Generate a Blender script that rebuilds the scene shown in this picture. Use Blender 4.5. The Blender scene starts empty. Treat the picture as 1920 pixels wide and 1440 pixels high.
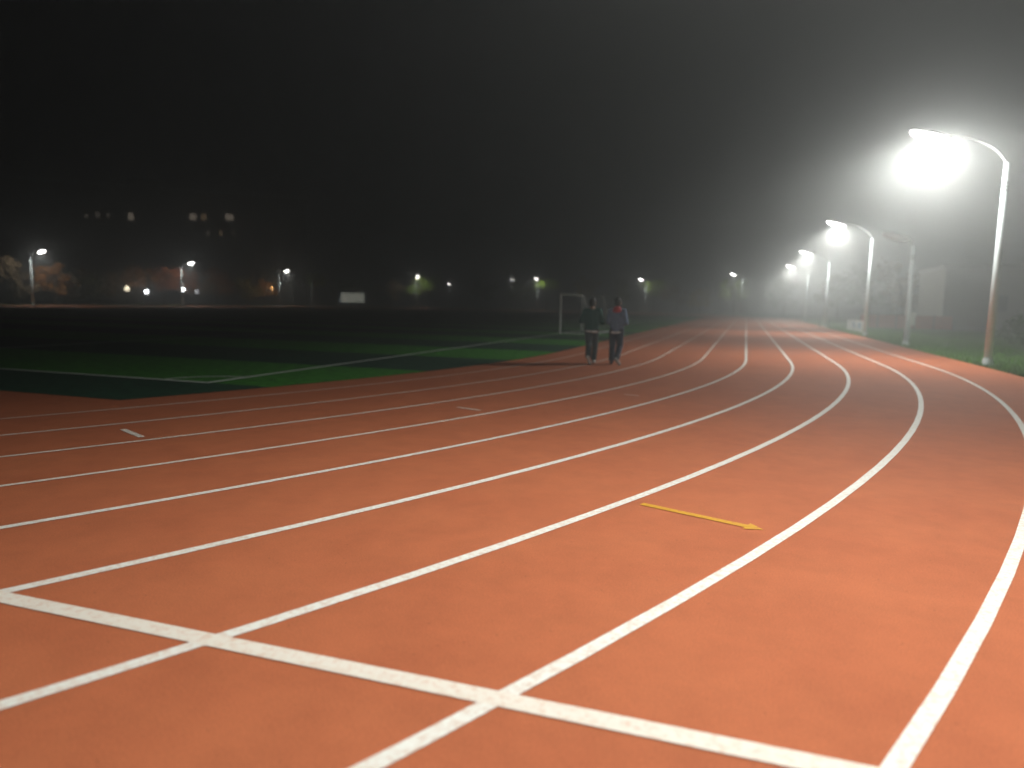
import bpy, bmesh, math, random
from mathutils import Vector, Matrix, Euler

R = math.radians
sc = bpy.context.scene
col = sc.collection

# ------------------------------------------------------------------ camera, world, exposure
# world axes: +Y along the home straight, +X outwards from the pitch; the centre of the near bend is the origin
CAM = Vector((39.7206, -21.8231, 1.538))
A = 1.25101
PITCH, ROLL, FPX = 0.1158, 0.0201, 1309.24
right = Vector((math.sin(A), math.cos(A), 0))
fh = Vector((-math.cos(A), math.sin(A), 0))
up_ = Vector((0, 0, 1))
fwd = fh * math.cos(PITCH) - up_ * math.sin(PITCH)
up = fh * math.sin(PITCH) + up_ * math.cos(PITCH)
cr = right * math.cos(ROLL) + up * math.sin(ROLL)
cu = up * math.cos(ROLL) - right * math.sin(ROLL)
cam = bpy.data.cameras.new('camera')
cam_o = bpy.data.objects.new('camera', cam)
col.objects.link(cam_o)
cam_o.matrix_world = Matrix(((cr.x, cu.x, -fwd.x, CAM.x), (cr.y, cu.y, -fwd.y, CAM.y), (cr.z, cu.z, -fwd.z, CAM.z), (0, 0, 0, 1)))
cam.sensor_width = 36
cam.lens = FPX / 1920 * 36
cam.clip_start = 0.05
cam.clip_end = 2000
cam.dof.use_dof = True
cam.dof.focus_distance = 5.6
cam.dof.aperture_fstop = 0.78
sc.camera = cam_o

w = bpy.data.worlds.new('World')
sc.world = w
w.use_nodes = True
bg = w.node_tree.nodes['Background']
bg.inputs['Color'].default_value = (0.0016, 0.0013, 0.0018, 1)
bg.inputs['Strength'].default_value = 1.0

sc.view_settings.view_transform = 'Standard'
sc.view_settings.look = 'None'
sc.view_settings.exposure = 0.0
sc.view_settings.gamma = 1.0
sc.cycles.max_bounces = 6
sc.cycles.diffuse_bounces = 2
sc.cycles.glossy_bounces = 2
sc.cycles.volume_bounces = 0
sc.cycles.transparent_max_bounces = 8
sc.cycles.use_denoising = True

LAMP_W, GLOW = 3050.0, 3.0
HAZE_D, HAZE_G = 0.0132, 0.82

# ------------------------------------------------------------------ materials
def mat(name, color, rough=0.7, metal=0.0, var=0.0, scale=8.0, bump=0.0, bscale=60.0, island=0.0, col2=None, spec=0.5):
    m = bpy.data.materials.new(name)
    m.use_nodes = True
    nt = m.node_tree
    b = nt.nodes['Principled BSDF']
    b.inputs['Roughness'].default_value = rough
    b.inputs['Metallic'].default_value = metal
    b.inputs['Specular IOR Level'].default_value = spec
    b.inputs['Base Color'].default_value = (*color, 1)
    if var or col2:
        tc = nt.nodes.new('ShaderNodeTexCoord')
        nz = nt.nodes.new('ShaderNodeTexNoise')
        nz.inputs['Scale'].default_value = scale
        nz.inputs['Detail'].default_value = 6
        nz.inputs['Roughness'].default_value = 0.65
        nt.links.new(tc.outputs['Object'], nz.inputs['Vector'])
        rp = nt.nodes.new('ShaderNodeValToRGB')
        lo = [c * (1 - var) for c in color]
        hi = col2 if col2 else [min(1, c * (1 + var)) for c in color]
        rp.color_ramp.elements[0].position = 0.32
        rp.color_ramp.elements[1].position = 0.68
        rp.color_ramp.elements[0].color = (*lo, 1)
        rp.color_ramp.elements[1].color = (*hi, 1)
        nt.links.new(nz.outputs['Fac'], rp.inputs['Fac'])
        out = rp.outputs['Color']
        if island:
            g = nt.nodes.new('ShaderNodeNewGeometry')
            mr = nt.nodes.new('ShaderNodeMapRange')
            mr.inputs['To Min'].default_value = 1 - island
            mr.inputs['To Max'].default_value = 1 + island
            nt.links.new(g.outputs['Random Per Island'], mr.inputs['Value'])
            mx = nt.nodes.new('ShaderNodeVectorMath')
            mx.operation = 'SCALE'
            nt.links.new(out, mx.inputs[0])
            nt.links.new(mr.outputs['Result'], mx.inputs['Scale'])
            out = mx.outputs['Vector']
        nt.links.new(out, b.inputs['Base Color'])
        if bump:
            n2 = nt.nodes.new('ShaderNodeTexNoise')
            n2.inputs['Scale'].default_value = bscale
            n2.inputs['Detail'].default_value = 4
            nt.links.new(tc.outputs['Object'], n2.inputs['Vector'])
            bp = nt.nodes.new('ShaderNodeBump')
            bp.inputs['Strength'].default_value = bump
            bp.inputs['Distance'].default_value = 0.01
            nt.links.new(n2.outputs['Fac'], bp.inputs['Height'])
            nt.links.new(bp.outputs['Normal'], b.inputs['Normal'])
    return m

def emit(name, color, strength):
    m = bpy.data.materials.new(name)
    m.use_nodes = True
    nt = m.node_tree
    b = nt.nodes['Principled BSDF']
    b.inputs['Base Color'].default_value = (0.8, 0.8, 0.8, 1)
    b.inputs['Emission Color'].default_value = (*color, 1)
    b.inputs['Emission Strength'].default_value = strength
    return m

def track_material():
    m = bpy.data.materials.new('red_rubber')
    m.use_nodes = True
    nt = m.node_tree
    b = nt.nodes['Principled BSDF']
    b.inputs['Roughness'].default_value = 0.85
    b.inputs['Specular IOR Level'].default_value = 0.3
    tc = nt.nodes.new('ShaderNodeTexCoord')
    def noise(s, d=5, r=0.6):
        n = nt.nodes.new('ShaderNodeTexNoise')
        n.inputs['Scale'].default_value = s
        n.inputs['Detail'].default_value = d
        n.inputs['Roughness'].default_value = r
        nt.links.new(tc.outputs['Object'], n.inputs['Vector'])
        return n
    big, fine = noise(0.9, 9, 0.72), noise(110, 3, 0.75)
    rp = nt.nodes.new('ShaderNodeValToRGB')
    rp.color_ramp.elements[0].position = 0.3
    rp.color_ramp.elements[1].position = 0.7
    rp.color_ramp.elements[0].color = (0.400, 0.108, 0.045, 1)
    rp.color_ramp.elements[1].color = (0.460, 0.135, 0.056, 1)
    nt.links.new(big.outputs['Fac'], rp.inputs['Fac'])
    mr = nt.nodes.new('ShaderNodeMapRange')
    mr.inputs['From Min'].default_value = 0.3
    mr.inputs['From Max'].default_value = 0.7
    mr.inputs['To Min'].default_value = 0.74
    mr.inputs['To Max'].default_value = 1.24
    nt.links.new(fine.outputs['Fac'], mr.inputs['Value'])
    vm = nt.nodes.new('ShaderNodeVectorMath')
    vm.operation = 'SCALE'
    nt.links.new(rp.outputs['Color'], vm.inputs[0])
    nt.links.new(mr.outputs['Result'], vm.inputs['Scale'])
    nt.links.new(vm.outputs['Vector'], b.inputs['Base Color'])
    scuff = noise(3.2, 8, 0.7)
    m2 = nt.nodes.new('ShaderNodeMapRange')
    m2.inputs['From Min'].default_value = 0.34
    m2.inputs['From Max'].default_value = 0.62
    m2.inputs['To Min'].default_value = 0.92
    m2.inputs['To Max'].default_value = 1.06
    nt.links.new(scuff.outputs['Fac'], m2.inputs['Value'])
    grit = nt.nodes.new('ShaderNodeTexVoronoi')
    grit.inputs['Scale'].default_value = 9.0
    nt.links.new(tc.outputs['Object'], grit.inputs['Vector'])
    m3 = nt.nodes.new('ShaderNodeMapRange')
    m3.inputs['From Min'].default_value = 0.02
    m3.inputs['From Max'].default_value = 0.07
    m3.inputs['To Min'].default_value = 0.55
    m3.inputs['To Max'].default_value = 1.0
    nt.links.new(grit.outputs['Distance'], m3.inputs['Value'])
    pr = nt.nodes.new('ShaderNodeMath')
    pr.operation = 'MULTIPLY'
    nt.links.new(m2.outputs['Result'], pr.inputs[0])
    nt.links.new(m3.outputs['Result'], pr.inputs[1])
    v2 = nt.nodes.new('ShaderNodeVectorMath')
    v2.operation = 'SCALE'
    nt.links.new(vm.outputs['Vector'], v2.inputs[0])
    nt.links.new(pr.outputs['Value'], v2.inputs['Scale'])
    nt.links.new(v2.outputs['Vector'], b.inputs['Base Color'])
    bp = nt.nodes.new('ShaderNodeBump')
    bp.inputs['Strength'].default_value = 0.45
    bp.inputs['Distance'].default_value = 0.004
    nt.links.new(fine.outputs['Fac'], bp.inputs['Height'])
    nt.links.new(bp.outputs['Normal'], b.inputs['Normal'])
    return m

def line_material(name, paint, under, wear):
    m = bpy.data.materials.new(name)
    m.use_nodes = True
    nt = m.node_tree
    b = nt.nodes['Principled BSDF']
    b.inputs['Roughness'].default_value = 0.7
    tc = nt.nodes.new('ShaderNodeTexCoord')
    n = nt.nodes.new('ShaderNodeTexNoise')
    n.inputs['Scale'].default_value = 24
    n.inputs['Detail'].default_value = 8
    n.inputs['Roughness'].default_value = 0.75
    nt.links.new(tc.outputs['Object'], n.inputs['Vector'])
    rp = nt.nodes.new('ShaderNodeValToRGB')
    rp.color_ramp.elements[0].position = wear
    rp.color_ramp.elements[1].position = wear + 0.16
    rp.color_ramp.elements[0].color = (*under, 1)
    rp.color_ramp.elements[1].color = (*paint, 1)
    nt.links.new(n.outputs['Fac'], rp.inputs['Fac'])
    nt.links.new(rp.outputs['Color'], b.inputs['Base Color'])
    return m

STRIPE0, STRIPE = -11.73, 3.86
def turf_material():
    m = bpy.data.materials.new('striped_turf')
    m.use_nodes = True
    nt = m.node_tree
    b = nt.nodes['Principled BSDF']
    b.inputs['Roughness'].default_value = 0.9
    b.inputs['Specular IOR Level'].default_value = 0.15
    tc = nt.nodes.new('ShaderNodeTexCoord')
    sp = nt.nodes.new('ShaderNodeSeparateXYZ')
    nt.links.new(tc.outputs['Object'], sp.inputs['Vector'])
    def math_(op, a, v=None):
        n = nt.nodes.new('ShaderNodeMath')
        n.operation = op
        nt.links.new(a, n.inputs[0])
        if v is not None:
            n.inputs[1].default_value = v
        return n.outputs[0]
    y = math_('SUBTRACT', sp.outputs['Y'], STRIPE0)
    y = math_('DIVIDE', y, STRIPE * 2)
    y = math_('FRACT', y)
    rp = nt.nodes.new('ShaderNodeValToRGB')
    e = rp.color_ramp.elements
    e[0].position = 0.0; e[0].color = (1, 1, 1, 1)
    e[1].position = 0.495; e[1].color = (1, 1, 1, 1)
    k = e.new(0.505); k.color = (0, 0, 0, 1)
    k = e.new(0.995); k.color = (0, 0, 0, 1)
    nt.links.new(y, rp.inputs['Fac'])
    def noisemix(c, s):
        n = nt.nodes.new('ShaderNodeTexNoise')
        n.inputs['Scale'].default_value = s
        n.inputs['Detail'].default_value = 6
        nt.links.new(tc.outputs['Object'], n.inputs['Vector'])
        r = nt.nodes.new('ShaderNodeValToRGB')
        r.color_ramp.elements[0].position = 0.3
        r.color_ramp.elements[1].position = 0.7
        r.color_ramp.elements[0].color = (*[v * 0.58 for v in c], 1)
        r.color_ramp.elements[1].color = (*[v * 1.42 for v in c], 1)
        nt.links.new(n.outputs['Fac'], r.inputs['Fac'])
        return r.outputs['Color']
    mx = nt.nodes.new('ShaderNodeMix')
    mx.data_type = 'RGBA'
    nt.links.new(rp.outputs['Color'], mx.inputs['Factor'])
    nt.links.new(noisemix((0.015, 0.056, 0.029), 5), mx.inputs['A'])
    nt.links.new(noisemix((0.045, 0.215, 0.020), 5), mx.inputs['B'])
    nt.links.new(mx.outputs['Result'], b.inputs['Base Color'])
    return m

M = {
    'track': track_material(),
    'line': line_material('white_lane_paint', (0.80, 0.78, 0.73), (0.68, 0.55, 0.47), 0.39),
    'worn': line_material('worn_lane_paint', (0.78, 0.71, 0.63), (0.70, 0.52, 0.42), 0.36),
    'yellow': line_material('yellow_paint', (0.60, 0.30, 0.015), (0.50, 0.19, 0.03), 0.36),
    'pitchline': line_material('pitch_paint', (0.76, 0.80, 0.74), (0.42, 0.52, 0.38), 0.32),
    'turf': turf_material(),
    'grass': mat('grass', (0.062, 0.125, 0.024), 0.9, var=0.45, scale=1.6, bump=0.5, bscale=40, spec=0.2),
    'blade': mat('grass_blade', (0.085, 0.190, 0.026), 0.8, var=0.3, scale=2, island=0.4, spec=0.2),
    'pole': mat('pale_painted_steel', (0.56, 0.61, 0.62), 0.45, var=0.08, scale=5),
    'groove': mat('dark_band', (0.08, 0.08, 0.08), 0.6, var=0.2),
    'housing': mat('grey_housing', (0.30, 0.30, 0.31), 0.5, var=0.1),
    'offlens': mat('unlit_lens', (0.35, 0.36, 0.36), 0.2, var=0.1),
    'lens': emit('lit_lens', (1.0, 0.99, 0.95), 26.0),
    'far_lens': emit('lit_lens_lower', (1.0, 0.99, 0.95), 50.0),
    'goal': mat('white_goal_paint', (0.72, 0.73, 0.71), 0.4, var=0.06, scale=3),
    'bark': mat('bark', (0.085, 0.065, 0.048), 0.9, var=0.35, scale=9, bump=0.5, bscale=20),
    'hill': mat('wooded_hill', (0.030, 0.036, 0.022), 0.95, var=0.5, scale=0.08, spec=0.1),
    'skin': mat('skin', (0.42, 0.26, 0.18), 0.6, var=0.06, scale=20),
    'hair': mat('black_hair', (0.012, 0.010, 0.009), 0.6, var=0.3, scale=60),
    'sole': mat('white_shoe', (0.70, 0.70, 0.66), 0.6, var=0.06),
    'greyshoe': mat('grey_shoe', (0.36, 0.36, 0.35), 0.6, var=0.15, scale=14),
    'greenjacket': mat('dark_green_fabric', (0.011, 0.085, 0.070), 0.85, var=0.2, scale=14, bump=0.4, bscale=18),
    'bluejacket': mat('slate_blue_fabric', (0.150, 0.215, 0.340), 0.85, var=0.2, scale=14, bump=0.4, bscale=18),
    'redcloth': mat('red_fabric', (0.50, 0.030, 0.040), 0.85, var=0.2, scale=14),
    'greypants': mat('charcoal_fabric', (0.050, 0.068, 0.074), 0.9, var=0.25, scale=10, bump=0.4, bscale=14),
    'darkpants': mat('navy_fabric', (0.026, 0.034, 0.060), 0.9, var=0.25, scale=10, bump=0.4, bscale=14),
    'whitecloth': mat('white_fabric', (0.86, 0.88, 0.88), 0.85, var=0.08),
    'eye': mat('eye_white', (0.6, 0.6, 0.6), 0.3),
    'plaster': mat('beige_plaster', (0.16, 0.148, 0.125), 0.85, var=0.14, scale=1.2),
    'concrete': mat('grey_concrete', (0.20, 0.19, 0.18), 0.85, var=0.2, scale=0.8),
    'darkwall': mat('weathered_concrete', (0.10, 0.095, 0.09), 0.9, var=0.2, scale=0.5),
    'darkglass': mat('dark_glass', (0.03, 0.035, 0.04), 0.1),
    'redpanel': mat('red_fence_panel', (0.34, 0.12, 0.08), 0.7, var=0.15, scale=2),
    'bluepaint': mat('blue_paint', (0.10, 0.22, 0.42), 0.5, var=0.1),
    'palepaint': mat('pale_blue_panel', (0.42, 0.54, 0.66), 0.5, var=0.12, scale=4),
    'white': mat('white_paint', (0.74, 0.74, 0.72), 0.5, var=0.06),
    'darkmetal': mat('dark_metal', (0.05, 0.055, 0.05), 0.5, var=0.2),
    'boardlight': emit('backlit_board', (0.80, 0.84, 0.70), 0.65),
    'window_lit': emit('lit_window', (1.0, 0.84, 0.66), 0.55),
    'window_dim': emit('dim_lit_window', (1.0, 0.86, 0.70), 0.17),
    'window_warm': emit('warm_lit_window', (1.0, 0.66, 0.36), 0.34),
    'globe': emit('white_globe', (0.95, 0.97, 1.0), 26.0),
    'globe_warm': emit('warm_globe', (1.0, 0.86, 0.62), 5.0),
    'globe_dim': emit('dim_globe', (0.85, 0.86, 0.95), 1.6),
    'globe_orange': emit('orange_globe', (1.0, 0.45, 0.10), 6.0),
}

# ------------------------------------------------------------------ helpers
def tag(o, label=None, cat=None, group=None, kind=None):
    if label: o['label'] = label
    if cat: o['category'] = cat
    if group: o['group'] = group
    if kind: o['kind'] = kind
    return o

def empty(name, loc, rz=0.0):
    o = bpy.data.objects.new(name, None)
    o.empty_display_size = 0.2
    col.objects.link(o)
    o.location = loc
    o.rotation_euler = (0, 0, rz)
    return o

def mesh_obj(name, bm, m, parent=None, smooth=False):
    me = bpy.data.meshes.new(name)
    bm.to_mesh(me)
    bm.free()
    if smooth:
        for p in me.polygons:
            p.use_smooth = True
    me.materials.append(m)
    o = bpy.data.objects.new(name, me)
    col.objects.link(o)
    if parent:
        o.parent = parent
    return o

def copy_tree(o, parent=None):
    c = o.copy()
    col.objects.link(c)
    c.parent = parent
    for ch in list(o.children):
        copy_tree(ch, c)
    return c

def box(bm, x0, x1, y0, y1, z0, z1, mtx=None):
    vs = [bm.verts.new(v) for v in ((x0, y0, z0), (x1, y0, z0), (x1, y1, z0), (x0, y1, z0), (x0, y0, z1), (x1, y0, z1), (x1, y1, z1), (x0, y1, z1))]
    for f in ((3, 2, 1, 0), (4, 5, 6, 7), (0, 1, 5, 4), (1, 2, 6, 5), (2, 3, 7, 6), (3, 0, 4, 7)):
        bm.faces.new([vs[i] for i in f])
    if mtx is not None:
        bmesh.ops.transform(bm, matrix=mtx, verts=vs)

def bevelled(bm, off=0.01, seg=1):
    bmesh.ops.bevel(bm, geom=list(bm.edges), offset=off, segments=seg, affect='EDGES', profile=0.5)
    return bm

def tube(bm, pts, radii, n=10, caps=True):
    pts = [Vector(p) for p in pts]
    if not hasattr(radii, '__len__'):
        radii = [radii] * len(pts)
    rings = []
    ref = None
    for i, p in enumerate(pts):
        if i == 0: t = pts[1] - p
        elif i == len(pts) - 1: t = p - pts[i - 1]
        else: t = (pts[i + 1] - pts[i - 1])
        t.normalize()
        if ref is None:
            ref = Vector((1, 0, 0)) if abs(t.x) < 0.9 else Vector((0, 1, 0))
        a = (ref - t * ref.dot(t)).normalized()
        ref = a
        b = t.cross(a)
        rings.append([bm.verts.new(p + (a * math.cos(2 * math.pi * k / n) + b * math.sin(2 * math.pi * k / n)) * radii[i]) for k in range(n)])
    for i in range(len(rings) - 1):
        for k in range(n):
            bm.faces.new((rings[i][k], rings[i][(k + 1) % n], rings[i + 1][(k + 1) % n], rings[i + 1][k]))
    if caps:
        bm.faces.new(rings[0][::-1])
        bm.faces.new(rings[-1])

def ball(bm, c, r, sub=2, scale=(1, 1, 1), rot=None):
    mt = Matrix.Translation(c)
    if rot is not None:
        mt = mt @ rot.to_matrix().to_4x4()
    mt = mt @ Matrix.Diagonal((r * scale[0], r * scale[1], r * scale[2], 1))
    bmesh.ops.create_icosphere(bm, subdivisions=sub, radius=1.0, matrix=mt)

# ------------------------------------------------------------------ ground, track, pitch, painted lines
L = 84.4            # length of the straights
def oval(r, n=72, y_lo=0.0, y_hi=L):
    """closed oval of radius r: near bend about the origin, far bend about (0, L)"""
    pts = []
    for i in range(n + 1):
        a = math.pi + math.pi * i / n
        pts.append((r * math.cos(a), r * math.sin(a)))
    for i in range(n + 1):
        a = math.pi * i / n
        pts.append((r * math.cos(a), L + r * math.sin(a)))
    return pts

def flat_poly(name, pts, z, m):
    bm = bmesh.new()
    bm.faces.new([bm.verts.new((x, y, z)) for x, y in pts])
    bmesh.ops.triangulate(bm, faces=bm.faces[:])
    return mesh_obj(name, bm, m)

def ribbon(name, pts, wd, z, m, closed=False, parent=None):
    bm = bmesh.new()
    n = len(pts)
    prev = []
    for i in range(n):
        a = Vector(pts[i - 1]) if (i > 0 or closed) else Vector(pts[i])
        b = Vector(pts[(i + 1) % n]) if (i < n - 1 or closed) else Vector(pts[i])
        t = (b - a).normalized()
        q = Vector((t.y, -t.x)) * wd / 2
        p = Vector(pts[i])
        prev.append((bm.verts.new((*(p + q), z)), bm.verts.new((*(p - q), z))))
    for i in range(n if closed else n - 1):
        (a, b), (c, d) = prev[i], prev[(i + 1) % n]
        bm.faces.new((a, c, d, b))
    return mesh_obj(name, bm, m, parent)

# one ground sheet out to the hills
bm = bmesh.new()
G = 430
for i in range(2):
    pass
vs = [bm.verts.new(v) for v in ((-G, -G + 60, -0.012), (G, -G + 60, -0.012), (G, G + 60, -0.012), (-G, G + 60, -0.012))]
bm.faces.new(vs)
tag(mesh_obj('ground', bm, M['grass']), 'grassy ground around the running track', kind='structure')
tag(flat_poly('running_track', oval(46.2), 0.0, M['track']), 'red rubber running track', kind='structure')

# artificial turf inside the first lane: a rectangle whose corners follow the bends
RG = 34.07
b0 = math.sqrt(RG ** 2 - 14.0 ** 2)
a0 = math.asin(14.0 / RG)
pts = []
for i in range(13):
    a = -a0 + a0 * i / 12
    pts.append((RG * math.cos(a), RG * math.sin(a)))
for i in range(13):
    a = a0 * i / 12
    pts.append((RG * math.cos(a), L + RG * math.sin(a)))
pts += [(-x, y) for x, y in reversed(pts)]
tag(flat_poly('football_pitch', pts, 0.004, M['turf']), 'striped green football pitch', kind='structure')

R1 = 36.1377
for k in range(9):
    r = R1 + 1.22 * (k - 1)
    tag(ribbon('lane_line', oval(r, 160), (0.045, 0.05, 0.055, 0.06, 0.068, 0.074, 0.074, 0.074, 0.074)[k], 0.004, M['line'] if k > 3 else M['worn'], True),
        'white painted lane line of the running track', kind='structure')
tag(ribbon('start_line', [(R1 - 1.2, -19.42), (46.0, -19.36)], 0.10, 0.0046, M['worn']), 'worn white line painted across the lanes', kind='structure')

def strip(name, p, q, wd, m, z=0.004):
    return tag(ribbon(name, [p, q], wd, z, m), 'short painted mark in a lane', kind='structure')
def polar(lane, deg):
    r = R1 + 1.22 * (lane - 1)
    return (r * math.cos(R(deg)), r * math.sin(R(deg)))
strip('lane_mark', (33.0, -15.72), (33.55, -15.98), 0.07, M['worn'])
strip('lane_mark', (35.78, -12.46), (36.20, -12.60), 0.05, M['worn'])
strip('lane_mark', polar(3.4, -14.6), polar(3.62, -14.6), 0.04, M['worn'])
# yellow arrow across a lane
bm = bmesh.new()
p0, p1 = Vector((39.03, -16.47)), Vector((39.90, -16.78))
t = (p1 - p0).normalized(); q = Vector((t.y, -t.x))
sh = p1 - t * 0.10
v = [bm.verts.new((*(p), 0.004)) for p in (p0 + q * .034, sh + q * .034, sh + q * .082, p1 + t * 0.02, sh - q * .082, sh - q * .034, p0 - q * .034)]
bm.faces.new(v[::-1])
tag(mesh_obj('arrow_mark', bm, M['yellow']), 'yellow arrow painted across a lane', kind='structure')

# pitch lines
CX, CY0, CY1 = 30.63, -11.73, L + 11.73
def pline(pts, closed=False, wd=0.13, z=0.008):
    return tag(ribbon('pitch_line', pts, wd, z, M['pitchline'], closed), 'white line painted on the football pitch', kind='structure')
pline([(CX, CY0 - .055), (CX, CY1 + .055)])
pline([(-CX, CY0 - .055), (-CX, CY1 + .055)])
pline([(-CX + .055, CY0), (CX - .055, CY0)])
pline([(-CX + .055, CY1), (CX - .055, CY1)])
for sx in (1, -1):
    for yy, sg in ((CY0, 1), (CY1, -1)):
        pline([(sx * (CX - 1.0 * math.sin(a)), yy + sg * 1.0 * math.cos(a)) for a in [R(3.2 + 83.6 * i / 14) for i in range(15)]], wd=0.09, z=0.012)
ym = L / 2
pline([(-CX + .06, ym), (CX - .06, ym)])
pline([(9.15 * math.cos(R(a)), ym + 9.15 * math.sin(R(a))) for a in range(0, 360, 6)], True, z=0.012)
for yy, sg in ((CY0, 1), (CY1, -1)):
    pline([(-20.16, yy + sg * .06), (-20.16, yy + sg * 16.5), (20.16, yy + sg * 16.5), (20.16, yy + sg * .06)])

# grass blades on the verge beside the outside lane
rng = random.Random(5)
bm = bmesh.new()
for i in range(15000):
    y = -4 + 46 * rng.random() ** 1.3
    x = 46.17 + 4.5 * rng.random() ** 1.7
    h = rng.uniform(0.05, 0.15)
    a = rng.uniform(0, math.tau)
    d = Vector((math.cos(a), math.sin(a), 0)) * 0.012
    tip = Vector((x + rng.uniform(-.06, .06), y + rng.uniform(-.06, .06), h))
    b = Vector((x, y, -0.012))
    bm.faces.new((bm.verts.new(b - d), bm.verts.new(b + d), bm.verts.new(tip)))
tag(mesh_obj('verge_grass', bm, M['blade']), 'short green grass along the outer edge of the track', 'grass', kind='stuff')

# ------------------------------------------------------------------ lamps
def lamp_parts(root, hp=5.7, off=2.0, hh=6.6, lit=True, lens='lens'):
    """pale tapered pole, thin arm rising inwards (+X), flat head with a lens below"""
    bm = bmesh.new()
    tube(bm, [(0, 0, -0.01), (0, 0, hp * .5), (0, 0, hp)], [0.115, 0.095, 0.078], 12)
    mesh_obj('pole', bm, M['pole'], root, True)
    bm = bmesh.new()
    tube(bm, [(0, 0, -0.01), (0, 0, .03)], .21, 16)
    tube(bm, [(0, 0, .03), (0, 0, .20)], [.155, .13], 12)
    mesh_obj('base_plate', bm, M['pole'], root)
    for i in range(3):
        bm = bmesh.new()
        z = hp * (0.865 + 0.018 * i)
        tube(bm, [(0, 0, z), (0, 0, z + .028)], .0885, 12)
        mesh_obj('band', M and bm, M['groove'], root)
    bm = bmesh.new()
    P0, P1, P2 = Vector((0, 0, hp - .06)), Vector((off * .12, 0, hp + (hh - hp) * .75)), Vector((off - .48, 0, hh))
    ap = [(P0 * (1 - t) ** 2 + P1 * 2 * t * (1 - t) + P2 * t * t) for t in [i / 10 for i in range(11)]]
    tube(bm, ap, [0.036 - 0.014 * i / 10 for i in range(11)], 8)
    mesh_obj('arm', bm, M['housing'], root, True)
    tilt = Matrix.Translation((off, 0, hh)) @ Matrix.Rotation(R(-16), 4, 'Y')
    # housing: a flattened, rounded shoebox that narrows towards the arm
    bm = bmesh.new()
    bmesh.ops.create_uvsphere(bm, u_segments=20, v_segments=10, radius=1.0)
    for vtx in bm.verts:
        x, y, z = vtx.co
        nar = 1.0 - 0.28 * max(0, -x)
        vtx.co = (x * .62, y * .32 * nar, (z * .12 if z > 0 else z * .02) + .03)
    bmesh.ops.transform(bm, matrix=tilt, verts=bm.verts)
    h = mesh_obj('lamp_head', bm, M['housing'], root, True)
    bm = bmesh.new()
    bmesh.ops.create_uvsphere(bm, u_segments=20, v_segments=10, radius=1.0)
    for vtx in bm.verts:
        x, y, z = vtx.co
        vtx.co = (x * .53, y * .27, z * .11 - .03)
    bmesh.ops.transform(bm, matrix=tilt, verts=bm.verts)
    mesh_obj('lens', bm, M[lens] if lit else M['offlens'], h, True)

def lamp_light(root, off, hh, watts, glow, color=(0.98, 1.0, 0.94), rad=0.11, cone=179, tilt=-6, blend=0.4):
    """main beam thrown down and inwards below the housing, and the weaker all-round glow of the lens"""
    for kind, e in (('SPOT', watts), ('POINT', glow)):
        li = bpy.data.lights.new('lamp_light', kind)
        li.energy = e
        li.color = color
        li.shadow_soft_size = rad
        if kind == 'SPOT':
            li.spot_size = R(cone)
            li.spot_blend = blend
        o = bpy.data.objects.new('lamp_light', li)
        col.objects.link(o)
        o.parent = root
        o.location = (off, 0, hh - 0.24)
        if kind == 'SPOT':
            o.rotation_euler = (0, R(tilt), 0)

def ring_lamp(pos, face, hh, label, lit=True, hp=None, off=2.0, group='white lamp posts round the track', watts=None, glow=None, lens='lens', cone=177, tilt=9, blend=0.30):
    r = empty('lamp_post', (pos[0], pos[1], 0), face)
    lamp_parts(r, hp if hp else hh - .85, off, hh, lit, lens)
    tag(r, label, 'lamp post', group)
    if lit:
        lamp_light(r, off, hh, LAMP_W if watts is None else watts, GLOW if glow is None else glow, cone=cone, tilt=tilt, blend=blend)
    return r

GL = 'white lamp posts round the track'
ring_lamp((46.5, 1.9), math.pi, 6.6, 'tallest nearest lit lamp post at the right with three dark bands on its pole')
ring_lamp((46.5, 24.2), math.pi, 6.55, 'lit lamp post just beyond the striped barriers on the right verge')
ring_lamp((46.5, 46.5), math.pi, 6.5, 'lit lamp post rising behind the small white table')
ring_lamp((46.5, 69.0), math.pi, 6.5, 'lit lamp post in the fog farthest along the right row')
ring_lamp((46.5, 13.1), math.pi, 4.75, 'short unlit pole between the two nearest lit lamp posts', lit=False, hp=4.35, off=0.75)
th = R(-23.5)
ring_lamp((46.5 * math.cos(th), 46.5 * math.sin(th)), math.pi + th, 6.6, 'lit lamp post beside the outside lane just right of the camera', off=1.6, watts=2650, glow=5, lens='far_lens', cone=172, tilt=0, blend=0.85)

def far_lamp(hx, hy, hh, label, out=2.0, watts=2000, glow=20, lens='far_lens', tilt=16, cone=164, **kw):
    """lamp whose head is over (hx, hy) on the far ring, its pole two metres farther out"""
    c = Vector((0, min(max(hy, 0), L)))
    d = (Vector((hx, hy)) - c).normalized()
    p = Vector((hx, hy)) + d * out
    return ring_lamp((p.x, p.y), math.atan2(-d.y, -d.x), hh, label, off=out, watts=watts, glow=glow, lens=lens, tilt=tilt, cone=cone, **kw)
far_lamp(-44.5, 43.8, 6.75, 'leftmost lit lamp post across the pitch')
far_lamp(-44.5, 68.8, 6.75, 'lit lamp post across the pitch beside the orange trees')
far_lamp(-43.8, 92.3, 6.65, 'lit lamp post across the pitch left of the unlit pole')
far_lamp(-28.9, 118.3, 6.8, 'lit lamp post in the big green tree beyond the pitch')
far_lamp(-4.9, 128.65, 6.9, 'lit lamp post in the small bright tree left of the goal')
far_lamp(18.8, 124.75, 6.85, 'lit lamp post in a yellow green tree right of the two walkers')
far_lamp(37.2, 108.8, 7.3, 'lit lamp post standing where the track vanishes in the fog')
far_lamp(-41.0, 97.5, 5.0, 'short unlit pole under a green tree across the pitch', lit=False, hp=4.6, out=1.0)
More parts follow.
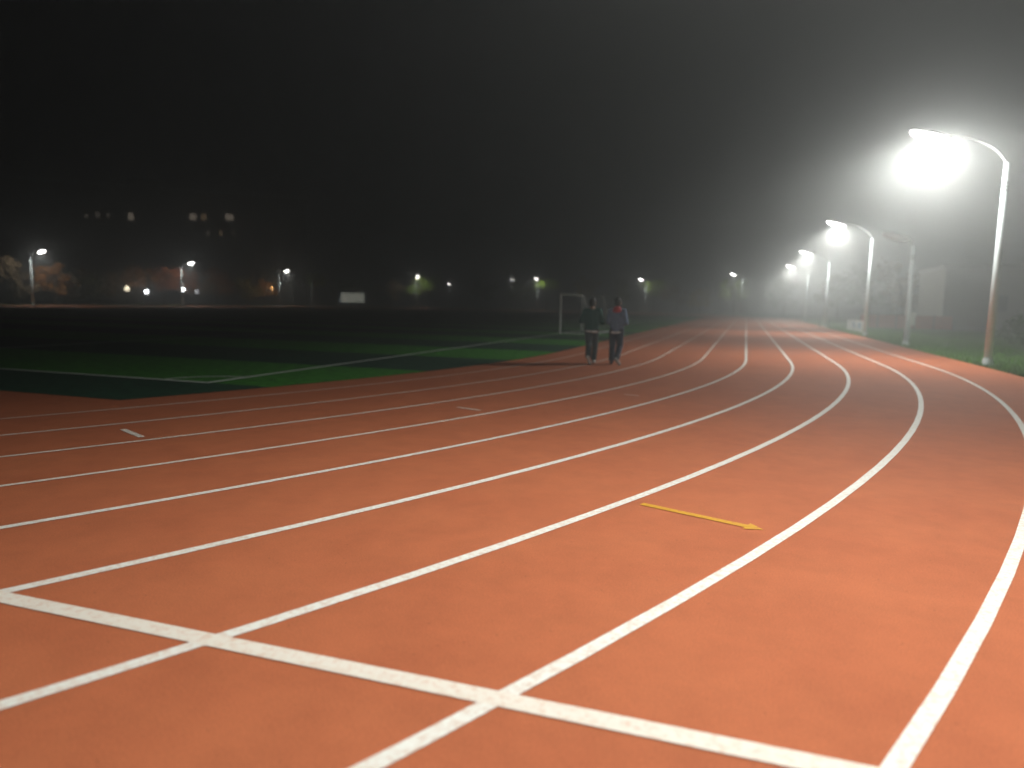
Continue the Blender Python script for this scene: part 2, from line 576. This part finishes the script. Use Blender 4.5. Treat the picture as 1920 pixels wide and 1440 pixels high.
far_lamp(32.5, 114.5, 5.4, 'unlit pole with a hooked top in the fog beyond the walkers', lit=False, hp=4.9, out=1.0)
far_lamp(-42.3, 166.3, 6.5, 'small lone lit street lamp right of the big green tree', watts=300)
far_lamp(-17.0, 148.0, 7.2, 'small lit street lamp next to the bright tree beyond the pitch', watts=400)

# low globe lamps beyond the far straight
def low_lamp(x, y, h, m, watts, color, label, r=0.26):
    t = empty('post_lamp', (x, y, 0))
    bm = bmesh.new()
    tube(bm, [(0, 0, -.01), (0, 0, .05), (0, 0, .06), (0, 0, h - r * .9)], [.12, .12, .05, .04], 8)
    mesh_obj('post', bm, M['darkmetal'], t)
    bm = bmesh.new()
    tube(bm, [(0, 0, h - r), (0, 0, h - r * .8)], [r * .45, r * .5], 10)
    mesh_obj('collar', bm, M['darkmetal'], t)
    bm = bmesh.new()
    ball(bm, (0, 0, h), r, 3, (1, 1, 1.15))
    mesh_obj('globe', bm, m, t, True)
    tag(t, label, 'post lamp', 'low post lamps beyond the far side of the track')
    if watts:
        li = bpy.data.lights.new('post_light', 'POINT')
        li.energy = watts; li.color = color; li.shadow_soft_size = .1
        o = bpy.data.objects.new('post_light', li)
        col.objects.link(o); o.parent = t; o.location = (0, 0, h + r * 1.5)
low_lamp(-47.5, 62.7, 2.1, M['globe'], 45, (.95, .97, 1), 'brightest white low post lamp across the pitch')
low_lamp(-48.2, 59.8, 2.5, M['globe_warm'], 30, (1, .8, .5), 'dim warm low post lamp left of the brightest one', .34)
low_lamp(-46.8, 69.4, 2.6, M['globe'], 45, (.95, .97, 1), 'white low post lamp under the orange trees')
low_lamp(-46.9, 72.5, 2.3, M['globe_dim'], 0, (1, 1, 1), 'faint grey low post lamp right of the white one')
low_lamp(-47.0, 92.0, 3.3, M['globe_orange'], 60, (1, .5, .12), 'orange post lamp beside the third lamp post across the pitch', .2)

# ------------------------------------------------------------------ goal on the touchline
g = empty('football_goal', (CX + 0.06, 13.1, 0))
H, Wg, DT, DB = 2.02, 5.0, 1.15, 1.75
def bar(name, p, q, r=.05, parent=g):
    bm = bmesh.new()
    tube(bm, [p, q], r, 12)
    return mesh_obj(name, bm, M['goal'], parent, False)
bar('goal_post', (0, 0, 0.004), (0, 0, H + .05))
bar('goal_post', (0, Wg, 0.004), (0, Wg, H + .05))
bar('crossbar', (0, .05, H), (0, Wg - .05, H))
for y in (0, Wg):
    bar('top_bar', (.05, y, H), (DT, y, H), .035)
    bar('rear_strut', (DT, y, H + .03), (DB, y, .04), .035)
    bar('ground_bar', (.05, y, .04), (DB, y, .04), .03)
bar('rear_bar', (DB, .02, .04), (DB, Wg - .02, .04), .03)
tag(g, 'small white football goal frame without a net on the touchline', 'goal')

# ------------------------------------------------------------------ people
def capsule(bm, a, b, ra, rb, n=6):
    a, b = Vector(a), Vector(b)
    for i in range(n + 1):
        t = i / n
        ball(bm, a.lerp(b, t), ra + (rb - ra) * t, 2)

def solid(name, bm, m, parent, voxel, smooth_it=4):
    """melt overlapping volumes into one closed skin"""
    me = bpy.data.meshes.new(name)
    bm.to_mesh(me); bm.free()
    o = bpy.data.objects.new(name, me)
    col.objects.link(o)
    md = o.modifiers.new('r', 'REMESH'); md.mode = 'VOXEL'; md.voxel_size = voxel; md.use_smooth_shade = True
    s = o.modifiers.new('s', 'SMOOTH'); s.factor = .5; s.iterations = smooth_it
    dg = bpy.context.evaluated_depsgraph_get()
    me2 = bpy.data.meshes.new_from_object(o.evaluated_get(dg))
    o.modifiers.clear()
    o.data = me2
    bpy.data.meshes.remove(me)
    o.data.name = name
    me2.materials.clear(); me2.materials.append(m)
    for p in me2.polygons: p.use_smooth = True
    if parent: o.parent = parent
    return o

def person(loc, rz, label, J, jacket, pants, shoes, hood=None, hgt=1.0, jw=1.0):
    """faces +Y; J holds the joint positions of the pose"""
    root = empty('person', loc, rz)
    root.scale = (hgt, hgt, hgt)
    V = {k: Vector(v) for k, v in J.items()}
    hd = V['head']
    # body
    bm = bmesh.new()
    ball(bm, hd + Vector((0, .0, .01)), .1, 3, (.79, .98, 1.12))
    ball(bm, hd + Vector((0, .035, -.065)), .062, 2, (.9, 1.0, .85))     # jaw
    ball(bm, hd + Vector((0, .105, -.02)), .017, 2, (.8, 1.0, 1.5))      # nose
    ball(bm, hd + Vector((0, .088, -.068)), .02, 2, (1.3, .5, .5))       # mouth
    for sx in (-1, 1):
        ball(bm, hd + Vector((sx * .08, -.005, -.01)), .03, 2, (.35, .7, 1.1))  # ear
    capsule(bm, hd + Vector((0, -.01, -.08)), V['neck'], .052, .058, 4)
    capsule(bm, V['neck'], V['chest'], .075, .115, 4)
    for sx in (-1, 1):
        ball(bm, V['chest'] + Vector((sx * .065, 0, .0)), .105, 2)
        ball(bm, V['pelvis'] + Vector((sx * .06, 0, 0)), .10, 2)
    capsule(bm, V['chest'], V['pelvis'], .105, .105, 6)
    for s in ('l', 'r'):
        capsule(bm, V['sh' + s], V['el' + s], .048, .038, 6)
        capsule(bm, V['el' + s], V['wr' + s], .037, .026, 6)
        capsule(bm, V['hip' + s], V['kn' + s], .078, .052, 6)
        capsule(bm, V['kn' + s], V['an' + s], .05, .036, 6)
        capsule(bm, V['an' + s] + Vector((0, 0, -.02)), V['toe' + s], .034, .026, 5)
        # hand: palm, four fingers of unequal length curled in, thumb from the side of the palm
        f = (V['wr' + s] - V['el' + s]).normalized()
        side = Vector((1 if s == 'l' else -1, 0, 0))
        side = (side - f * side.dot(f)).normalized()
        nrm = f.cross(side).normalized()
        if nrm.z > 0: nrm = -nrm
        pc = V['wr' + s] + f * .05
        for k in range(4):
            base = pc + f * .035 + side * (k - 1.5) * .021
            capsule(bm, V['wr' + s] + side * (k - 1.5) * .012, base, .016, .013, 4)
            ln = (.036, .044, .041, .032)[k]
            m1 = base + (f * .85 + nrm * .5) * ln
            m2 = m1 + (f * .35 + nrm * .9) * ln * .75
            m3 = m2 + (f * -.2 + nrm * .95) * ln * .5
            capsule(bm, base, m1, .0095, .009, 3); capsule(bm, m1, m2, .009, .0085, 3); capsule(bm, m2, m3, .0085, .008, 2)
        tb = pc - side * .03 - f * .02
        t1 = tb - side * .024 + f * .026 + nrm * .012
        t2 = t1 - side * .002 + f * .026 + nrm * .012
        capsule(bm, pc - f * .01, tb, .016, .013, 3); capsule(bm, tb, t1, .0115, .0105, 3); capsule(bm, t1, t2, .0105, .009, 2)
    body = solid('body', bm, M['skin'], root, .0075, 3)
    for sx in (-1, 1):
        bm = bmesh.new(); ball(bm, hd + Vector((sx * .032, .083, .012)), .011, 2, (1.25, .6, .7))
        mesh_obj('eye', bm, M['eye'], root, True)
    # hair: cap over the skull, down to the nape
    bm = bmesh.new()
    ball(bm, hd + Vector((0, -.012, .045)), .105, 3, (.86, 1.0, .98))
    ball(bm, hd + Vector((0, -.045, -.02)), .085, 3, (.93, .72, .98))
    rr = random.Random(int(loc[0] * 100))
    for i in range(26):
        a = rr.uniform(0, math.tau); e = rr.uniform(.15, 1.4)
        d = Vector((math.cos(a) * math.cos(e) * .86, math.sin(a) * math.cos(e), math.sin(e)))
        ball(bm, hd + Vector((0, -.014, .045)) + d * .098, rr.uniform(.014, .022), 1)
    solid('hair', bm, M['hair'], root, .009, 2)
    # jacket
    bm = bmesh.new()
    for sx in (-1, 1):
        ball(bm, V['chest'] + Vector((sx * .085 * jw, -.005, .03)), .128, 2, (1, .98, 1.15))
        capsule(bm, V['chest'] + Vector((sx * .08 * jw, 0, -.05)), V['pelvis'] + Vector((sx * .065 * jw, 0, .06)), .128, .122, 6)
        ball(bm, V['pelvis'] + Vector((sx * .07 * jw, 0, -.03)), .112, 2, (1, 1, .5))
    capsule(bm, V['neck'] + Vector((0, -.005, -.03)), V['chest'], .078, .14, 4)
    capsule(bm, V['chest'], V['pelvis'] + Vector((0, 0, -.03)), .145, .135, 6)
    for s in ('l', 'r'):
        capsule(bm, V['neck'] + Vector((0, 0, -.05)), V['sh' + s], .07, .075, 5)
        capsule(bm, V['sh' + s], V['el' + s], .076, .066, 7)
        capsule(bm, V['el' + s], V['wr' + s] + (V['el' + s] - V['wr' + s]) * .06, .066, .046, 6)
    jk = solid('jacket', bm, jacket, root, .011, 3)
    if hood:
        bm = bmesh.new()
        ball(bm, V['neck'] + Vector((0, -.03, .025)), .1, 3, (1.0, .86, .58))
        ball(bm, V['neck'] + Vector((0, -.085, -.035)), .085, 3, (1.35, .55, .75))
        solid('hood', bm, hood, jk, .010, 3)
    # shirt hem showing under the jacket
    bm = bmesh.new()
    for sx in (-1, 1):
        ball(bm, V['pelvis'] + Vector((sx * .066 * jw, 0, -.085)), .115, 2, (1.02, 1.06, .52))
    ball(bm, V['pelvis'] + Vector((0, 0, -.085)), .14, 2, (1, 1, .32))
    solid('shirt_hem', bm, M['whitecloth'], root, .010, 2)
    # trousers
    bm = bmesh.new()
    for s in ('l', 'r'):
        capsule(bm, V['pelvis'] + (V['hip' + s] - V['pelvis']) * .8 + Vector((0, 0, .0)), V['hip' + s], .112, .105, 3)
        capsule(bm, V['hip' + s], V['kn' + s], .108, .086, 7)
        capsule(bm, V['kn' + s], V['an' + s] + (V['kn' + s] - V['an' + s]) * .08, .084, .078, 7)
    solid('trousers', bm, pants, root, .011, 3)
    # shoes
    for s in ('l', 'r'):
        bm = bmesh.new()
        an, toe = V['an' + s], V['toe' + s]
        d = (toe - an); d.z += .045
        heel = V['heel' + s]
        capsule(bm, heel, toe, .047, .042, 6)
        capsule(bm, heel + Vector((0, 0, .01)), an + Vector((0, 0, -.01)), .042, .044, 3)
        bmesh.ops.scale(bm, vec=(1, 1, 1), verts=bm.verts)
        so = solid('shoe', bm, shoes[s], root, .009, 2)
    tag(root, label, 'person', 'two people walking on the track')
    return root

# joggers seen from behind, mid-stride, elbows bent and hands held in front
J1 = dict(head=(.0, .02, 1.575), neck=(0, -.01, 1.42), chest=(0, -.01, 1.24), pelvis=(0, 0, .93),
          shl=(-.18, -.01, 1.375), ell=(-.275, -.07, 1.10), wrl=(-.15, .15, 1.09),
          shr=(.18, -.01, 1.375), elr=(.275, -.07, 1.09), wrr=(.16, .15, 1.08),
          hipl=(-.085, 0, .88), knl=(-.06, -.05, .49), anl=(-.03, -.40, .185), heell=(-.035, -.455, .19), toel=(.02, -.36, .036),
          hipr=(.085, 0, .88), knr=(.085, .16, .50), anr=(.055, .19, .095), heelr=(.055, .145, .045), toer=(.065, .33, .036))
J2 = dict(head=(.01, .02, 1.575), neck=(0, -.01, 1.42), chest=(0, -.01, 1.24), pelvis=(0, 0, .92),
          shl=(-.165, -.01, 1.37), ell=(-.215, -.05, 1.09), wrl=(-.14, .17, 1.03),
          shr=(.165, -.01, 1.37), elr=(.235, -.04, 1.08), wrr=(.14, .16, 1.02),
          hipl=(-.09, 0, .87), knl=(-.10, .09, .48), anl=(-.11, .06, .095), heell=(-.11, .015, .045), toel=(-.12, .20, .036),
          hipr=(.09, 0, .87), knr=(.095, -.04, .47), anr=(.055, -.30, .175), heelr=(.03, -.345, .165), toer=(.12, -.24, .036))
person((35.93, -3.85, 0), R(6), 'person in a dark green jacket and charcoal trousers with pale shoes, seen from behind', J1, M['greenjacket'], M['greypants'], {'l': M['sole'], 'r': M['greyshoe']}, None, 1.0, 1.08)
person((36.57, -3.80, 0), R(5), 'person in a slate blue jacket with a red hood and dark trousers, seen from behind', J2, M['bluejacket'], M['darkpants'], {'l': M['darkpants'], 'r': M['greyshoe']}, M['redcloth'], 1.005, .94)

# ------------------------------------------------------------------ trees
def crown_bm(seed, rx, rz, n, leaf, clumps=22):
    rr = random.Random(seed)
    bm = bmesh.new()
    cs = []
    for i in range(clumps):
        while True:
            p = Vector((rr.uniform(-1, 1), rr.uniform(-1, 1), rr.uniform(-1, 1)))
            if .25 < p.length < 1.15: break
        cs.append((Vector((p.x * rx, p.y * rx, p.z * rz)), rr.uniform(.12, .36) * rx))
    for i in range(n):
        c, s = cs[rr.randrange(clumps)]
        d = Vector((rr.gauss(0, 1), rr.gauss(0, 1), rr.gauss(0, .8)))
        p = c + d * s * .62
        q = Euler((rr.uniform(-1, 1), rr.uniform(-1, 1), rr.uniform(0, math.tau))).to_matrix()
        l = leaf * rr.uniform(.6, 1.4)
        vs = [bm.verts.new(p + q @ Vector(v)) for v in ((-l, 0, 0), (0, -l * .45, .1 * l), (l, 0, 0), (0, l * .45, .1 * l))]
        bm.faces.new(vs)
    return bm

def trunk_bm(seed, h, rx, rz, r0):
    rr = random.Random(seed + 99)
    bm = bmesh.new()
    top = Vector((rr.uniform(-.2, .2), rr.uniform(-.2, .2), h + rz * .3))
    mid = Vector((rr.uniform(-.12, .12), rr.uniform(-.12, .12), h * .55))
    tube(bm, [(0, 0, -.05), (0, 0, .15), mid, top], [r0 * 1.4, r0, r0 * .8, r0 * .3], 8)
    for i in range(7):
        a = math.tau * i / 7 + rr.uniform(-.3, .3)
        st = mid.lerp(top, rr.uniform(.1, .75))
        e = Vector((math.cos(a) * rx * .75, math.sin(a) * rx * .75, h + rz * rr.uniform(-.3, .6)))
        m = st.lerp(e, .5) + Vector((0, 0, .15))
        tube(bm, [st, m, e], [r0 * .45, r0 * .3, r0 * .08], 6)
    return bm

LEAF = {}
def leafmat(c):
    if c not in LEAF:
        LEAF[c] = mat('foliage', c, .75, var=.3, scale=.8, island=.45, spec=.25)
    return LEAF[c]
GREEN, LIME, OLIVE, ORANGE, RUST, BROWN, YELLOW = (.06, .11, .025), (.27, .38, .05), (.15, .16, .055), (.42, .17, .035), (.38, .11, .035), (.25, .18, .11), (.44, .33, .05)
def tree(x, y, h, rx, rz, c, seed, label, n=2300, leaf=.19, r0=.12):
    t = empty('tree', (x, y, 0), seed * 1.3)
    bm = crown_bm(seed, rx, rz, n, leaf)
    bmesh.ops.translate(bm, vec=(0, 0, h), verts=bm.verts)
    mesh_obj('crown', bm, leafmat(c), t)
    mesh_obj('trunk', trunk_bm(seed, h, rx, rz, r0), M['bark'], t, True)
    tag(t, label, 'tree', 'trees round the sports ground')
    return t

TREES = [
    # across the pitch, left to right in the picture
    (-50.2, 33.5, 2.8, 1.7, 1.6, YELLOW, 'small yellowish tree at the very left edge of the photo'),
    (-50.5, 45.5, 3.0, 1.6, 1.9, BROWN, 'narrow brown tree between the leftmost lamp post and the orange tree'),
    (-50.3, 51.5, 2.7, 1.7, 1.8, BROWN, 'small brown tree just right of the first orange tree'),
    (-50.4, 55.5, 2.6, 1.8, 1.6, OLIVE, 'small olive tree left of the dim warm post lamp'),
    (-50.2, 76.5, 2.8, 1.8, 1.5, BROWN, 'low brown tree between the rust red and the tall orange trees'),
    (-50.0, 83.5, 2.8, 1.8, 1.6, BROWN, 'low brown tree right of the tall orange tree'),
    (-49.4, 37, 3.2, 2.0, 1.7, OLIVE, 'olive tree at the left edge of the photo across the pitch'),
    (-50.4, 42, 4.2, 2.2, 2.0, BROWN, 'brown tree just behind the leftmost lamp post'),
    (-48.4, 48.5, 3.6, 1.9, 1.8, ORANGE, 'orange tree right of the leftmost lamp post'),
    (-52.4, 53, 3.6, 2.4, 1.9, BROWN, 'grey brown tree left of the low post lamps'),
    (-51.4, 58, 3.4, 2.2, 1.8, BROWN, 'dull brown tree behind the dim warm post lamp'),
    (-49.4, 63.5, 4.0, 2.0, 1.7, ORANGE, 'orange tree behind the brightest low post lamp'),
    (-49.4, 68, 4.2, 2.1, 1.6, RUST, 'rust red tree by the second lamp post across the pitch'),
    (-50.4, 73, 4.4, 2.2, 1.8, RUST, 'rust red tree right of the second lamp post'),
    (-49.4, 80, 4.6, 2.3, 2.1, ORANGE, 'tall orange tree standing alone between two lamp posts'),
    (-48.4, 87, 3.4, 2.2, 1.7, YELLOW, 'low yellow tree left of the third lamp post'),
    (-49.4, 93, 3.2, 2.0, 1.6, ORANGE, 'low orange tree behind the third lamp post'),
    (-43, 101, 5.2, 1.6, 1.3, LIME, 'small bright green tree above the short unlit pole'),
    (-44, 112, 4.0, 2.5, 2.0, GREEN, 'dark green tree behind the backlit board'),
    (-36, 119, 4.0, 2.4, 2.2, BROWN, 'dark brown tree left of the big green tree'),
    (-29.6, 122.2, 4.9, 4.2, 2.0, LIME, 'big green tree lit from inside by a lamp'),
    (-18, 131, 4.2, 2.6, 2.2, GREEN, 'dark green tree right of the big lit tree'),
    (-11, 136, 4.5, 2.6, 2.4, OLIVE, 'dark olive tree left of the small bright tree'),
    (-3.6, 132.8, 5.8, 2.4, 1.2, LIME, 'small bright tree spreading round a lamp left of the goal'),
    (6, 133, 5.5, 2.6, 2.1, YELLOW, 'yellow tree behind the goal'),
    (12.5, 133, 4.6, 2.6, 2.2, OLIVE, 'olive tree between the two walkers'),
    (21.0, 129.0, 5.6, 2.3, 1.5, LIME, 'yellow green tree wrapped round a lamp right of the walkers'),
    (26, 127, 4.0, 2.5, 2.0, BROWN, 'foggy brown tree left of the hooked unlit pole'),
    (31, 121, 3.2, 2.2, 1.6, YELLOW, 'foggy yellow tree behind the hooked unlit pole'),
    (37.5, 115, 4.8, 2.4, 1.9, LIME, 'foggy pale green tree behind the lamp where the track vanishes'),
    (46, 112, 4.5, 2.8, 2.3, GREEN, 'foggy dark tree at the far end of the right row of lamps'),
    (53, 96, 4.4, 2.7, 2.2, OLIVE, 'foggy olive tree behind the farthest lamps of the right row'),
    (54, 78, 4.6, 2.8, 2.3, GREEN, 'foggy green tree behind the right row of lamps'),
    (55, 62, 4.4, 2.6, 2.2, BROWN, 'foggy brown tree behind the small white table'),
    (60, 30, 4.2, 2.6, 2.4, GREEN, 'dark green tree in front of the beige building at the right edge'),
    (57, 16, 3.4, 2.4, 2.0, GREEN, 'dark green tree right of the nearest lamp post'),
]
for i, (x, y, h, rx, rz, c, lab) in enumerate(TREES):
    tree(x, y, h, rx, rz, c, 11 + i, lab)

# low clipped shrubs in front of the building
def shrub(x, y, rx, h, seed, label):
    s = empty('shrub', (x, y, 0))
    bm = crown_bm(seed, rx, h * .5, 900, .09, 14)
    bmesh.ops.translate(bm, vec=(0, 0, h * .5), verts=bm.verts)
    mesh_obj('foliage', bm, leafmat(GREEN), s)
    bm = bmesh.new()
    for k in range(4):
        tube(bm, [(0, 0, -.03), (math.cos(k * 1.6) * rx * .4, math.sin(k * 1.6) * rx * .4, h * .7)], [.03, .01], 6)
    mesh_obj('stem', bm, M['bark'], s)
    tag(s, label, 'shrub', 'shrubs on the right verge')
shrub(51.5, 10.5, 1.1, 1.3, 71, 'dark shrub on the grass just right of the nearest lamp post')
shrub(52.8, 14.0, 1.2, 1.5, 72, 'dark shrub behind the nearest lamp post')
shrub(53.2, 19.5, 1.2, 1.3, 73, 'dark shrub between the nearest lamp post and the unlit pole')

# ------------------------------------------------------------------ things on the right verge
def crowd_barrier(y0, panel, label):
    b = empty('crowd_barrier', (46.95, y0, 0))
    bm = bmesh.new()
    Lb = 2.3
    tube(bm, [(0, 0, .12), (0, 0, .74), (0, .06, .80), (0, Lb - .06, .80), (0, Lb, .74), (0, Lb, .12), (0, 0.001, .12)], .019, 8)
    mesh_obj('frame', bm, M['white'], b)
    bm = bmesh.new()
    for k in range(1, 12):
        tube(bm, [(0, Lb * k / 12, .12), (0, Lb * k / 12, .80)], .012, 6)
    mesh_obj('bars', bm, M['white'], b)
    for yy in (.25, Lb - .25):
        bm = bmesh.new()
        tube(bm, [(-.25, yy, .012), (-.2, yy, .012), (0, yy, .12), (.2, yy, .012), (.25, yy, .012)], .017, 6)
        mesh_obj('foot', bm, M['white'], b)
    if panel:
        bm = bmesh.new()
        box(bm, -.045, -.025, .35, Lb - .35, .28, .68)
        mesh_obj('panel', bm, M['palepaint'], b)
    tag(b, label, 'barrier', 'white crowd barriers on the right verge')
crowd_barrier(28.6, True, 'nearest low white barrier with a pale blue panel on the right verge')
crowd_barrier(31.1, True, 'middle low white barrier with a pale blue panel')
crowd_barrier(33.6, False, 'farthest low white barrier of plain vertical bars')

t = empty('folding_table', (46.0, 42.3, 0))
bm = bmesh.new(); box(bm, -.45, .45, -.3, .3, .72, .76); bevelled(bm, .012)
mesh_obj('tabletop', bm, M['white'], t)
for sx in (-1, 1):
    for sy in (-1, 1):
        bm = bmesh.new(); tube(bm, [(sx * .37, sy * .23, -.012), (sx * .36, sy * .22, .72)], .02, 6)
        mesh_obj('leg', bm, M['darkmetal'], t)
bm = bmesh.new(); box(bm, -.38, .38, -.24, .24, .22, .245)
mesh_obj('shelf', bm, M['darkmetal'], t)
tag(t, 'small table with a white top and dark legs by a lamp post', 'table')

s = empty('notice_sign', (48.3, 21.5, 0), R(-8))
bm = bmesh.new(); tube(bm, [(0, 0, -.02), (0, 0, 1.5)], .025, 8); mesh_obj('post', bm, M['pole'], s)
bm = bmesh.new(); box(bm, -.2, .2, -.045, -.025, .75, 1.48); bevelled(bm, .008); mesh_obj('board', bm, M['white'], s)
tag(s, 'small blank white sign board on a thin post behind the unlit pole', 'sign')

f = empty('red_fence', (48.6, 42, 0))
for k in range(5):
    x = k * 1.35
    bm = bmesh.new(); box(bm, x + .05, x + 1.30, -.02, .02, .12, 1.15); mesh_obj('panel', bm, M['redpanel'], f)
for k in range(6):
    x = k * 1.35
    bm = bmesh.new(); box(bm, x - .035, x + .035, -.035, .035, -.012, 1.25); mesh_obj('post', bm, M['darkmetal'], f)
tag(f, 'low fence of dull red panels on the grass behind the right row of lamps', 'fence')

# beige building behind the right verge
b = empty('service_building', (55.0, 44, 0))
bm = bmesh.new(); box(bm, 0, 12, 0, 9, -.012, 5.0); mesh_obj('wall', bm, M['plaster'], b)
bm = bmesh.new(); box(bm, -.25, 12.25, -.25, 9.25, 5.003, 5.28); mesh_obj('roof', bm, M['concrete'], b)
bm = bmesh.new(); box(bm, -.06, 12.06, -.06, 9.06, -.012, .35); mesh_obj('plinth', bm, M['concrete'], b)
for x in (3.2, 6.2, 9.2):
    bm = bmesh.new(); box(bm, x - .06, x + 1.36, -.05, -.004, 1.54, 2.96); wf = mesh_obj('window', bm, M['concrete'], b)
    bm = bmesh.new(); box(bm, x, x + .64, -.06, -.052, 1.6, 2.9); box(bm, x + .66, x + 1.3, -.06, -.052, 1.6, 2.9); mesh_obj('pane', bm, M['darkglass'], wf)
tag(b, 'plain beige single storey building behind the right row of lamps', 'building')

# backlit board across the pitch
v = Vector((-36.5, 104.0))
bd = empty('backlit_board', (-36.5, 104.0, 0), R(8))
bm = bmesh.new(); box(bm, -3.0, 3.0, -.1, .1, .75, 3.05); bevelled(bm, .03); mesh_obj('frame', bm, M['bluepaint'], bd)
bm = bmesh.new(); box(bm, -2.55, 2.55, -.13, -.102, .95, 2.88); mesh_obj('panel', bm, M['boardlight'], bd)
for x in (-2.3, 2.3):
    bm = bmesh.new(); box(bm, x - .08, x + .08, -.06, .06, -.012, .75); mesh_obj('leg', bm, M['darkmetal'], bd)
tag(bd, 'wide backlit white board in a blue frame across the pitch', 'board')

# apartment block far behind, a few windows lit
ap = empty('apartment_block', (-78, 96, 0), R(41))
bm = bmesh.new()
box(bm, -30, 30, 0, 14, -.012, 23)
for k in range(1, 7):
    box(bm, -30.2, 30.2, -.2, -.003, k * 3.4 - .45, k * 3.4 - .2)
mesh_obj('wall', bm, M['darkwall'], ap)
bm = bmesh.new(); box(bm, -30.4, 30.4, -.4, 14.4, 23.003, 23.5); box(bm, -6, 0, 4, 9, 23.503, 26); mesh_obj('roof', bm, M['concrete'], ap)
def win(u, z, m, wd=1.1, hg=1.2):
    bm = bmesh.new(); box(bm, u - wd / 2 - .07, u + wd / 2 + .07, -.09, -.003, z - hg / 2 - .07, z + hg / 2 + .07)
    f = mesh_obj('window', bm, M['concrete'], ap)
    bm = bmesh.new(); box(bm, u - wd / 2, u - .02, -.12, -.092, z - hg / 2, z + hg / 2); box(bm, u + .02, u + wd / 2, -.12, -.092, z - hg / 2, z + hg / 2)
    mesh_obj('pane', bm, m, f)
def px_ray(px, py):
    x, y = (px - 960) / FPX, (720 - py) / FPX
    return (cr * x + cu * y + fwd).normalized()
INV = Matrix.Translation((-78, 96, 0)) @ Matrix.Rotation(R(41), 4, 'Z')
INV = INV.inverted()
for px, py, m, ww, wh in ((163, 405, 'window_dim', .7, .9), (183, 403, 'window_dim', .8, 1.2), (203, 404, 'window_dim', .5, .9), (245, 406, 'window_lit', 1.0, 1.5), (362, 407, 'window_lit', 1.3, 1.3), (382, 407, 'window_warm', .9, 1.3), (430, 407, 'window_lit', 1.6, 1.3),
                  (390, 438, 'window_dim', .7, 1.2), (414, 437, 'window_warm', .6, 1.0), (438, 437, 'window_dim', .6, .8), (517, 431, 'window_dim', .6, .7)):
    # storey and bay of each lit window, found where the line of sight meets the facade
    o_ = INV @ CAM; d_ = INV.to_3x3() @ px_ray(px, py)
    tt = -o_.y / d_.y
    h_ = o_ + d_ * tt
    win(round(h_.x, 1), round(h_.z, 1), M[m], ww, wh)
tag(ap, 'dark apartment block with a few lit windows far beyond the trees', 'building')

# hill beyond the ground
bm = bmesh.new()
rr = random.Random(3)
cols = 90
rows = []
for i in range(cols):
    a = R(-65) + R(150) * i / (cols - 1)          # bearing measured from +Y, to the right
    top = 34 + 5 * math.sin(i * .21) + 3 * math.sin(i * .57 + 1) + rr.uniform(-1.2, 1.2)
    if a < R(-22): top *= max(.55, 1 + (a + R(22)) * 1.2)
    if a > R(25): top *= max(.3, 1 - (a - R(25)) * 1.6)
    ring = []
    for j in range(9):
        d = 205 + j * 20
        z = top * math.sin(min(1, j / 5) * math.pi / 2) if j <= 5 else top * (1 - (j - 5) * .25)
        z += rr.uniform(-1.0, 1.0) if 0 < j < 8 else -1
        ring.append(bm.verts.new((20 + math.sin(a) * d, -10 + math.cos(a) * d, z - .5)))
    rows.append(ring)
for i in range(cols - 1):
    for j in range(8):
        bm.faces.new((rows[i][j], rows[i + 1][j], rows[i + 1][j + 1], rows[i][j + 1]))
tag(mesh_obj('hill', bm, M['hill'], None, True), 'dark wooded hill', kind='structure')

# ------------------------------------------------------------------ haze
bm = bmesh.new()
box(bm, -425, 425, -365, 485, -1.1, 56)
hz = bpy.data.materials.new('haze')
hz.use_nodes = True
nt = hz.node_tree
nt.nodes.clear()
out = nt.nodes.new('ShaderNodeOutputMaterial')
pv = nt.nodes.new('ShaderNodeVolumePrincipled')
pv.inputs['Color'].default_value = (0.97, 0.98, 0.98, 1)
pv.inputs['Density'].default_value = HAZE_D
pv.inputs['Anisotropy'].default_value = HAZE_G
nt.links.new(pv.outputs['Volume'], out.inputs['Volume'])
tag(mesh_obj('haze', bm, hz), 'pale night fog over the whole sports ground', kind='stuff')
